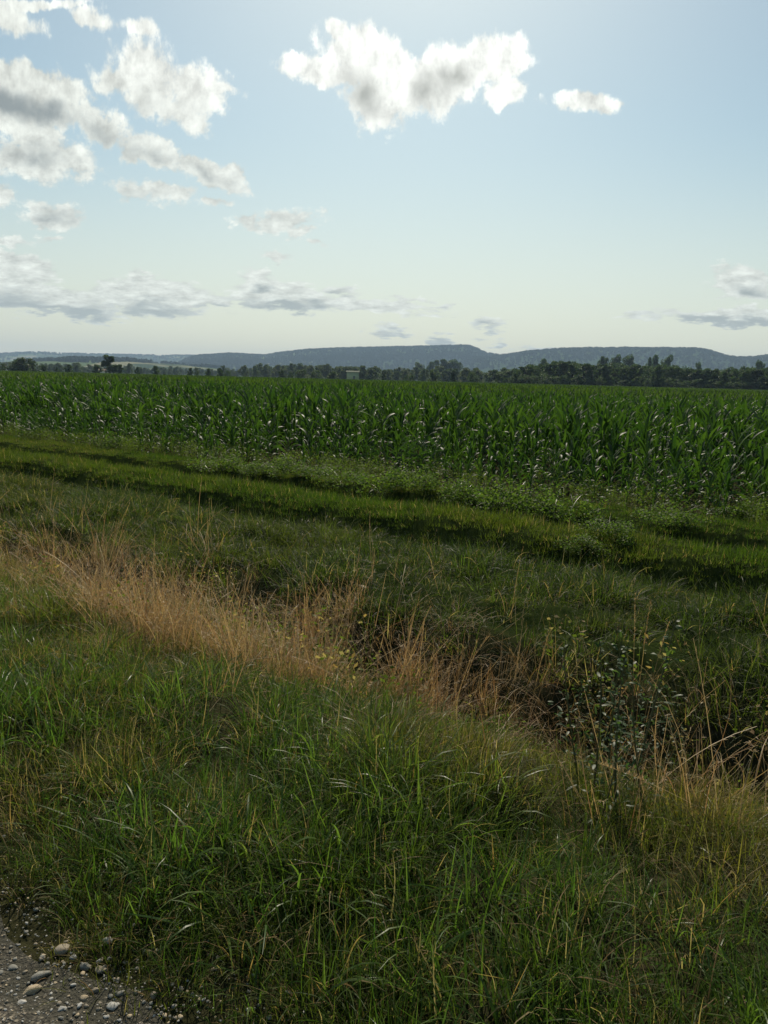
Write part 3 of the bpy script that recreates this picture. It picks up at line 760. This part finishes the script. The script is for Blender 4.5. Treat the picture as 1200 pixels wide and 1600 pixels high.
u, v, x, y = pts_uv(3.2, 5.0, -7, 12, 30, lambda u, v, x, y: .35+.65*patch(x, y, 1.9, 111))
tag(gscatter('ditch_undergrowth', HERBT+FINE+TANGLE, u, v, x, y, .7, 1.5, .35+0*u, .3+0*u, tl=.3), 'tangled leafy undergrowth down in the ditch', 'undergrowth', kind='stuff')
# a few tall single seed stalks
def stalk_mesh(L, ti, cu):
    V, Fc, q = blades(1, (0, 0, 0), 0, ti, cu, L, .0045, S=10, taper=.5, rnd=.3)
    cen = V.reshape(-1, 2, 3).mean(1); m_ = 60
    s = rng.uniform(.68, 1, m_)*10; i0 = np.clip(s.astype(int), 0, 9); f = (s-i0)[:, None]
    bp = cen[i0]*(1-f)+cen[i0+1]*f
    hd = blades(m_, bp, rng.random(m_)*2*pi, rng.uniform(.1, .7, m_), .3, rng.uniform(.012, .03, m_), .0035, S=2, rnd=.6)
    return mesh('stem', V, Fc, {'rnd': q}, mat=M_DRY), mesh('seed_head', hd[0], hd[1], {'rnd': hd[2]}, mat=M_DRY)
for (sx, sy, L, ti, cu, rz, lb) in [
 (985,1165,1.02,.05,.03,pi,'tallest pale seed stalk standing above the weeds on the right'),
 (992,1165,.95,.03,-.12,pi,'second tall seed stalk just right of the tallest one'),
 (1005,1140,.72,.08,.2,0,'shorter seed stalk leaning right beside the two tallest'),
 (900,1180,.70,.5,.15,0,'seed stalk leaning strongly right over the ditch'),
 (830,1120,.60,.1,.1,0,'single pale stalk standing left of the leafy weeds'),
 (690,1130,.75,.30,.35,0,'arching straw stalk rising from the rusty tuft'),
 (450,1010,.6,.45,.2,0,'pale stalk leaning right at the end of the dry strip'),
 (300,985,.62,.1,.3,0,'pale stalk sticking out of the middle of the dry strip'),
 (1145,1290,.66,1.0,.2,pi,'long straw stalk lying left across the right ditch edge'),
 (20,985,.75,.1,.2,0,'pale grass stalk at the left edge of the verge')]:
    X0, Y0 = gp(sx, sy); a, b_ = stalk_mesh(L, ti, cu)
    e = empty('seed_stalk', (X0, Y0, float(H(X0, Y0))-.01), rz+rng.normal(0, .2)); tag(e, lb, 'grass stalk', 'single tall grass stalks')
    link('stem', a, e); link('seed_head', b_, e)

# ------------------------------------------------------------------ stones
def stone_mesh(sub, asp, mat, name='stone', amp=.25):
    import bmesh
    bm = bmesh.new(); bmesh.ops.create_icosphere(bm, subdivisions=sub, radius=1)
    sd_ = rng.random(3)*50
    cuts = rng.normal(size=(7, 3)); cuts /= np.linalg.norm(cuts, axis=1)[:, None]
    for v_ in bm.verts:
        p = np.array(v_.co)
        for c_ in cuts:
            q_ = p@c_-.62
            if q_ > 0: p = p-c_*q_*.97
        p = p*(1+amp*(float(fbm(np.array([p[0]*1.5+sd_[0]]), np.array([p[1]*1.5+p[2]+sd_[1]]), 3, 3)[0])-.5))
        v_.co = p*np.array(asp)
    mm = bpy.data.meshes.new(name); bm.to_mesh(mm); bm.free()
    mm.polygons.foreach_set('use_smooth', np.ones(len(mm.polygons), bool)); mm.materials.append(mat); return mm
M_TAN = plain('stone_tan', (.34, .27, .17), (.42, .34, .22), 20, .8, .4, 60)
M_GREY = plain('stone_grey', (.15, .145, .12), (.24, .235, .20), 20, .8, .4, 60)
M_PALE = plain('stone_pale', (.30, .29, .26), (.42, .41, .37), 20, .8, .4, 60)
M_BROWN = plain('stone_brown', (.20, .17, .12), (.28, .24, .18), 20, .85, .4, 60)
PEB = [stone_mesh(2, (1, rng.uniform(.6, .9), rng.uniform(.4, .7)), mt, 'pebble') for mt in (M_GREY, M_PALE, M_BROWN, M_TAN, M_GREY, M_BROWN)]
n = 70000; u = rng.uniform(-.6, 1.35, n); v = rng.uniform(-2.2, 3.2, n)
k = rng.random(n) < (1-.75*sm(u-edge(u, v), -.1, .15)); u, v = u[k], v[k]; x, y = xy(u, v); n = len(x)
s = .0021*np.exp(rng.normal(.35, .55, n)); s = np.clip(s, .0014, .014)
tag(scatter('gravel', PEB, np.stack([x, y, H(x, y)+.008+s*.15], 1), rng.random(n)*6.28, s, rng.integers(0, 6, n)), 'small grey and tan gravel on the lane in the corner', 'gravel', kind='stuff')
for (sx, sy, sz, asp, mt, rz, lb) in [
 (52,1552,.030,(1,.55,.45),M_TAN,.55,'tan angular stone with a crack, brightest one on the gravel'),
 (62,1532,.032,(1,.5,.4),M_GREY,.5,'long grey stone right behind the tan stone'),
 (98,1490,.024,(1,.8,.5),M_BROWN,.3,'brownish half buried stone toward the top of the gravel'),
 (132,1518,.020,(.8,1,.5),M_GREY,.9,'upright grey stone in the middle of the gravel'),
 (158,1520,.020,(.8,1,.5),M_BROWN,1.1,'dull brown stone right of the upright grey stone'),
 (168,1478,.016,(1,.8,.6),M_PALE,.2,'pale stone beside the dead grass tuft at the gravel edge'),
 (148,1560,.016,(1,.6,.5),M_BROWN,.1,'flat brown stone in the middle right of the gravel'),
 (188,1567,.018,(1,.6,.4),M_GREY,.2,'flat grey stone at the right side of the gravel'),
 (178,1584,.018,(1,.8,.5),M_PALE,.4,'greenish pale stone near the bottom edge'),
 (35,1573,.013,(1,.7,.5),M_PALE,.2,'small pale stone left below the tan stone'),
 (22,1518,.016,(1,.8,.5),M_GREY,.2,'dark grey stone at the far left of the gravel'),
 (97,1588,.013,(1,.8,.5),M_PALE,.2,'small white stone at the bottom middle of the gravel'),
 (155,1509,.009,(1,.9,.7),M_PALE,.2,'tiny white pebble between the upright stones')]:
    X0, Y0 = gp(sx, sy)
    o = link('stone', stone_mesh(3, asp, mt), None, (X0, Y0, float(H(X0, Y0))+.006+sz*asp[2]*.3)); o.scale = (sz,)*3; o.rotation_euler = (0, 0, rz)
    tag(o, lb, 'stone', 'larger stones on the gravel')

# ------------------------------------------------------------------ trees
def tree_meshes(kind):
    """10 m tall unit tree: trunk with limbs, crown of leaf clumps"""
    Ht = 10.; parts = []
    th = {'round': 2.2, 'tall': 2.5, 'column': .8, 'bush': .5}[kind]
    R_ = {'round': 4.2, 'tall': 3.0, 'column': 1.6, 'bush': 5.5}[kind]
    zz = np.linspace(-.3, 7.5, 8); parts.append(tube(np.stack([.15*np.sin(zz), .1*np.cos(zz), zz], 1), np.linspace(.28, .06, 8), 7))
    lobes = []
    for k in range(24):
        f = (k+rng.random())/24; z = th+(Ht-th-1.0)*f
        rr = R_*(.35+.65*math.sin(pi*min(1, .18+f*.80))**.8)*math.sqrt(rng.random())*.80
        a = rng.random()*2*pi; c = np.array([cos(a)*rr, sin(a)*rr, z])
        lobes.append((c, rng.uniform(.75, 1.5)*R_/4*(1.15-.35*f)))
        if k % 2 == 0: parts.append(tube(np.array([[0, 0, z*.55], c*np.array([.5, .5, .78]), c]), [.12, .07, .03], 5))
    n = 3200; pick = rng.integers(0, len(lobes), n)
    cc_ = np.array([l[0] for l in lobes]); rr_ = np.array([l[1] for l in lobes])
    dr = rng.normal(size=(n, 3)); dr /= np.linalg.norm(dr, axis=1)[:, None]
    p = cc_[pick]+dr*(rr_[pick]*rng.uniform(.55, 1.12, n))[:, None]*np.array([1, 1, .85])
    p = p[p[:, 2] > .15]
    V, Fc, q = leaf_cards(p, rng.uniform(.28, .62, len(p)), .8, .1)
    V2, F2, q2 = merge(parts)
    return mesh('crown', V, Fc, {'rnd': q}, mat=M_TREE), mesh('trunk', V2, F2, {'rnd': q2}, smooth=True, mat=M_BARK)
TREES = {k: [tree_meshes(k) for _ in range(n_)] for k, n_ in (('round', 4), ('tall', 4), ('column', 2), ('bush', 3))}
def tree(px, top, dist, wpx, kind, label, group, name=None):
    x, y = at_far(px, dist); z0 = -.38
    Ht = (hor(px)-top)/FPX*dist+EYE-z0
    wid = wpx/FPX*dist
    R_ = {'round': 4.2, 'tall': 3.0, 'column': 1.6, 'bush': 5.5}[kind]
    cr, tr_ = random.choice(TREES[kind])
    e = empty(name or {'round': 'broadleaf_tree', 'tall': 'tall_tree', 'column': 'narrow_tree', 'bush': 'hedge_bush'}[kind], (x, y, z0), random.random()*6.28)
    sx = wid/2/R_/.92; e.scale = (sx, sx, Ht/10.)
    tag(e, label, 'bush' if kind == 'bush' else 'tree', group)
    link('crown', cr, e); link('trunk', tr_, e)
G1 = 'trees standing singly behind the maize field'
for a in [
 (36,561,352,40,'round','rounded tree in the middle of the leftmost tree group'),
 (16,568,350,30,'bush','low tree at the far left end of the leftmost tree group'),
 (53,565,356,22,'round','small tree at the right end of the leftmost tree group'),
 (69,571,360,9,'round','tiny dark tree right of the leftmost tree group'),
 (90,574,362,7,'round','tiny shrub like tree between the leftmost group and the big left tree'),
 (108,570,370,16,'round','faint small tree halfway between the leftmost group and the big left tree'),
 (152,571,350,16,'round','low tree attached to the left of the big left tree'),
 (172,556,346,24,'tall','big tall tree rising above the skyline at the left'),
 (187,570,348,14,'round','low tree attached to the right of the big left tree'),
 (215,574,352,8,'round','small dark tree first on the right of the big left tree'),
 (242,572,346,12,'round','dark round tree second on the right of the big left tree'),
 (297,575,352,9,'tall','small tree in the scattered group right of the big left tree'),
 (308,580,352,8,'bush','low bush in the scattered group left of center'),
 (326,576,352,10,'round','small tree with open crown left of center'),
 (344,575,349,14,'round','dark small tree left of center with a dense crown'),
 (356,579,350,12,'bush','dark bush beside the dense small tree left of center'),
 (440,579,350,16,'round','round tree left of the two dark hedgerow trees'),
 (454,581,346,9,'bush','small bush left of the two dark hedgerow trees'),
 (473,577,342,26,'bush','left one of the two dark hedgerow trees near the center'),
 (494,578,342,22,'bush','dark hedgerow tree at the center of its group'),
 (519,580,338,26,'round','dark round tree just left of the pale barn'),
 (599,578,338,8,'column','narrow dark column shaped tree right of the pale barn'),
 (634,586,340,8,'bush','small bush between the narrow tree and the round dark tree'),
 (643,586,341,10,'bush','low bush left of the round dark tree'),
 (676,579,336,17,'round','round dark ball shaped tree right of center'),
 (709,578,340,12,'tall','slender lighter tree between the two dark round trees'),
 (738,581,334,20,'bush','wide dark dome shaped tree right of center'),
 (778,584,336,9,'column','small dark narrow tree left of the big wood'),
 (790,590,336,10,'bush','low dark bush at the left end of the big wood')]:
    tree(*a[:5], a[5], G1)
# the wood along the right far edge: every crown a tree
wood_top = [(790,578),(830,569),(850,567),(870,563),(890,566),(920,569),(950,569),(980,571),(1010,571),(1045,570),(1070,576),(1100,577),(1130,578),(1160,577),(1200,577),(1300,575),(1500,570)]
px = 806.; kx = 0
while px < 1330:
    tp = np.interp(px, *zip(*wood_top))+random.uniform(0, 5)
    tree(px, tp, random.uniform(338, 352), random.uniform(20, 32), random.choice(['round', 'tall', 'round', 'bush']),
         'broad dark tree in the front row of the big wood at the right', 'front trees of the big wood at the right')
    px += random.uniform(9, 15)
px = 770.
while px < 1340:
    tp = np.interp(px, *zip(*wood_top))-random.uniform(-4, 1)
    tree(px, tp, random.uniform(385, 430), random.uniform(22, 34), random.choice(['round', 'tall', 'round']),
         'paler tree in the row behind the front of the big wood at the right', 'rear trees of the big wood at the right')
    px += random.uniform(11, 17)
# understorey bushes closing the foot of the wood
px = 800.
while px < 1340:
    tree(px, hor(px)-random.uniform(8, 15), random.uniform(333, 337), random.uniform(18, 30), 'bush', 'low bush at the foot of the big wood at the right', 'bushes at the foot of the big wood')
    px += random.uniform(14, 22)
for a in [(942,558,640,26),(960,557,645,26),(980,557,650,26),(1012,560,620,14),(1022,557,640,20),(1040,559,640,26),(1090,569,560,14),(1185,568,560,18),(848,561,600,22)]:
    tree(*a, 'round', 'tree of the hazy stand showing above the big wood at the right', 'hazy trees above the big wood')
for a in [(690,561,900,34),(705,562,905,30),(672,565,900,26),(655,567,900,24),(717,566,900,20)]:
    tree(*a, 'round', 'hazy tree in the domed copse below the long central ridge', 'domed copse below the central ridge')

# far belts of trees: nobody could count them
fb_x, fb_s = [], []
def belt(d0, d1, n, p0, p1, s0, s1):
    for _ in range(n):
        px = random.uniform(p0, p1); dd_ = random.uniform(d0, d1); x, y = at_far(px, dd_)
        if fbm(np.array([x/90.]), np.array([y/60.]), 3, 91)[0] < .44: continue
        fb_x.append((x, y, -.6)); s_ = random.uniform(s0, s1); fb_s.append((s_*random.uniform(.9, 1.3), s_*random.uniform(.9, 1.3), s_))
belt(520, 700, 330, 520, 1400, .7, 1.25)
belt(620, 1100, 700, 380, 1400, .9, 1.5)
belt(700, 1500, 420, -250, 420, .6, 1.2)
belt(1200, 2300, 2400, -300, 1450, .9, 1.6)
fb_x = np.array(fb_x); fb_s = np.array(fb_s); n = len(fb_x)
def wood_mesh():
    cr, tr_ = tree_meshes(random.choice(['round', 'tall'])); return cr
CR = [TREES['round'][0][0], TREES['round'][1][0], TREES['tall'][0][0], TREES['round'][2][0]]
tag(scatter('far_woodland', CR, fb_x, rng.random(n)*6.28, fb_s, rng.integers(0, 4, n), {'dry': np.zeros(n), 'warm': rng.random(n)*.25}),
    'hazy belts of woodland across the valley floor', 'woodland', kind='stuff')
# forest on the hills
def blob_tree():
    n = 90; dr = rng.normal(size=(n, 3)); dr /= np.linalg.norm(dr, axis=1)[:, None]
    p = dr*np.array([4.5, 4.5, 5])*rng.uniform(.7, 1.05, n)[:, None]+np.array([0, 0, 5])
    V, Fc, q = leaf_cards(p, rng.uniform(2.2, 4.0, n), .85, .1); return mesh('crown', V, Fc, {'rnd': q}, mat=M_TREE)
BT = [blob_tree() for _ in range(4)]
M_HT = foliage('hill_tree_leaves', (.026, .042, .021), (.031, .048, .023), rough=1, trans=.15, spec=.0)
for b__ in BT: b__.materials[0] = M_HT
n = 42000
aa = rng.uniform(R(-36), R(36), n); di = np.empty(n); w_ = rng.integers(0, 4, n)
for k, (D0, wd, _) in enumerate(RIDGES):
    mk = w_ == k; di[mk] = D0+rng.normal(-.30, .45, mk.sum())*wd*.8
di[::3] = np.array([RIDGES[k][0] for k in w_])[::3]+rng.normal(0, 60, n)[::3]
hx_, hy_ = np.sin(aa)*di, np.cos(aa)*di; hzz = hillz(aa, di, hx_, hy_)
k = (hzz > 4) & ((w_ != 0) | (fbm(hx_/400, hy_/400, 3, 5) > .45)) & ((w_ != 3) | (fbm(hx_/300, hy_/300, 3, 6) > .5))
hx_, hy_, hzz = hx_[k], hy_[k], hzz[k]; n = len(hx_)
tag(scatter('hill_forest', BT, np.stack([hx_, hy_, hzz-1.5], 1), rng.random(n)*6.28, rng.uniform(.8, 1.5, n), rng.integers(0, 4, n), {'dry': np.zeros(n), 'warm': np.zeros(n)}),
    'continuous forest covering the long blue ridges', 'forest', kind='stuff')

# ------------------------------------------------------------------ far buildings
M_WALL = plain('pale_render', (.34, .38, .23), (.40, .44, .28), .3, .9, .1, 5)
M_WHITE = plain('white_render', (.62, .60, .54), (.70, .68, .62), .3, .9, .1, 5)
M_ROOF = plain('roof_sheet', (.06, .07, .04), (.08, .09, .055), .5, 1.0, .1, 5)
M_TILE = plain('roof_tile', (.22, .15, .11), (.28, .19, .14), .5, .8, .1, 5)
M_DOOR = plain('door_dark', (.05, .06, .05), (.08, .08, .07), 1, .7, .1, 5)
def box(x0, x1, y0, y1, z0, z1):
    V = np.array([[x0,y0,z0],[x1,y0,z0],[x1,y1,z0],[x0,y1,z0],[x0,y0,z1],[x1,y0,z1],[x1,y1,z1],[x0,y1,z1]], float)
    return V, np.array([[0,3,2,1],[4,5,6,7],[0,1,5,4],[1,2,6,5],[2,3,7,6],[3,0,4,7]])
def house(px, dist, wdt, dep, ht, roof_h, label, cat, wm, rm, name, ndoor=1, nwin=2):
    x, y = at_far(px, dist); e = empty(name, (x, y, -.5), -math.atan2(x, y)); tag(e, label, cat)
    V, Fc = box(-wdt/2, wdt/2, 0, dep, 0, ht)
    link('wall', mesh('wall', V, Fc, mat=wm), e)
    g = .5; Vr = np.array([[-wdt/2-g,-g,ht],[wdt/2+g,-g,ht],[wdt/2+g,dep+g,ht],[-wdt/2-g,dep+g,ht],[-wdt/2-g,dep/2,ht+roof_h],[wdt/2+g,dep/2,ht+roof_h]], float)
    Vr[:, 2] += .01
    Fr = np.array([[0,1,5,4],[2,3,4,5],[0,4,3,3],[1,2,5,5],[0,3,2,1]])
    mm = bpy.data.meshes.new('roof'); mm.from_pydata(Vr.tolist(), [], [[0,1,5,4],[2,3,4,5],[0,4,3],[1,2,5],[0,3,2,1]]); mm.materials.append(rm); link('roof', mm, e)
    for q_ in range(ndoor):
        cx = (q_+.5)/ndoor*wdt-wdt/2+wdt*.12
        V, Fc = box(cx-wdt*.08, cx+wdt*.08, -.06, .05, .01, ht*.6); link('door', mesh('door', V, Fc, mat=M_DOOR), e)
    for q_ in range(nwin):
        cx = (q_+.5)/nwin*wdt-wdt/2-wdt*.1
        V, Fc = box(cx-wdt*.05, cx+wdt*.05, -.06, .05, ht*.45, ht*.75); link('window', mesh('window', V, Fc, mat=M_DOOR), e)
house(551, 470, 7.4, 9, 6.2, .8, 'pale greenish barn standing behind the maize near the center', 'barn', M_WALL, M_ROOF, 'barn', 1, 0)
house(160.5, 420, 2.6, 4, 3.0, .9, 'small white hut beside the big tree at the left', 'hut', M_WHITE, M_TILE, 'hut', 1, 0)
for a in [(619,1150,13,8,4.2,2.5,'pale long house left in the hamlet right of the narrow tree'),(631,1250,11,8,4.2,2.5,'pale house at the right of the hamlet beyond the field'),(610,1300,9,8,4,2.4,'smallest pale house of the hamlet right of the barn'),(268,1700,22,9,4,3,'faint pale building far off in the left valley')]:
    house(*a[:6], a[6], 'house', M_WHITE, M_TILE, 'house', 1, 2)

# ------------------------------------------------------------------ haze: the air itself
V, Fc = box(-8100, 8100, -8100, 8100, -2.5, 262)
m, t = new_mat('haze_air'); pv = t.n('ShaderNodeVolumePrincipled')
pv.inputs['Color'].default_value = (.52, .72, .96, 1); pv.inputs['Density'].default_value = .00012; pv.inputs['Anisotropy'].default_value = .1
o = t.n('ShaderNodeOutputMaterial'); t.link(pv.outputs[0], o.inputs['Volume'])
V = V.copy(); V[:, 2] = np.where(V[:, 2] < 0, -4.2, V[:, 2])
hz_ = link('haze', mesh('haze', V, Fc, mat=m)); tag(hz_, 'pale blue haze in the air over the valley', 'haze', kind='stuff')
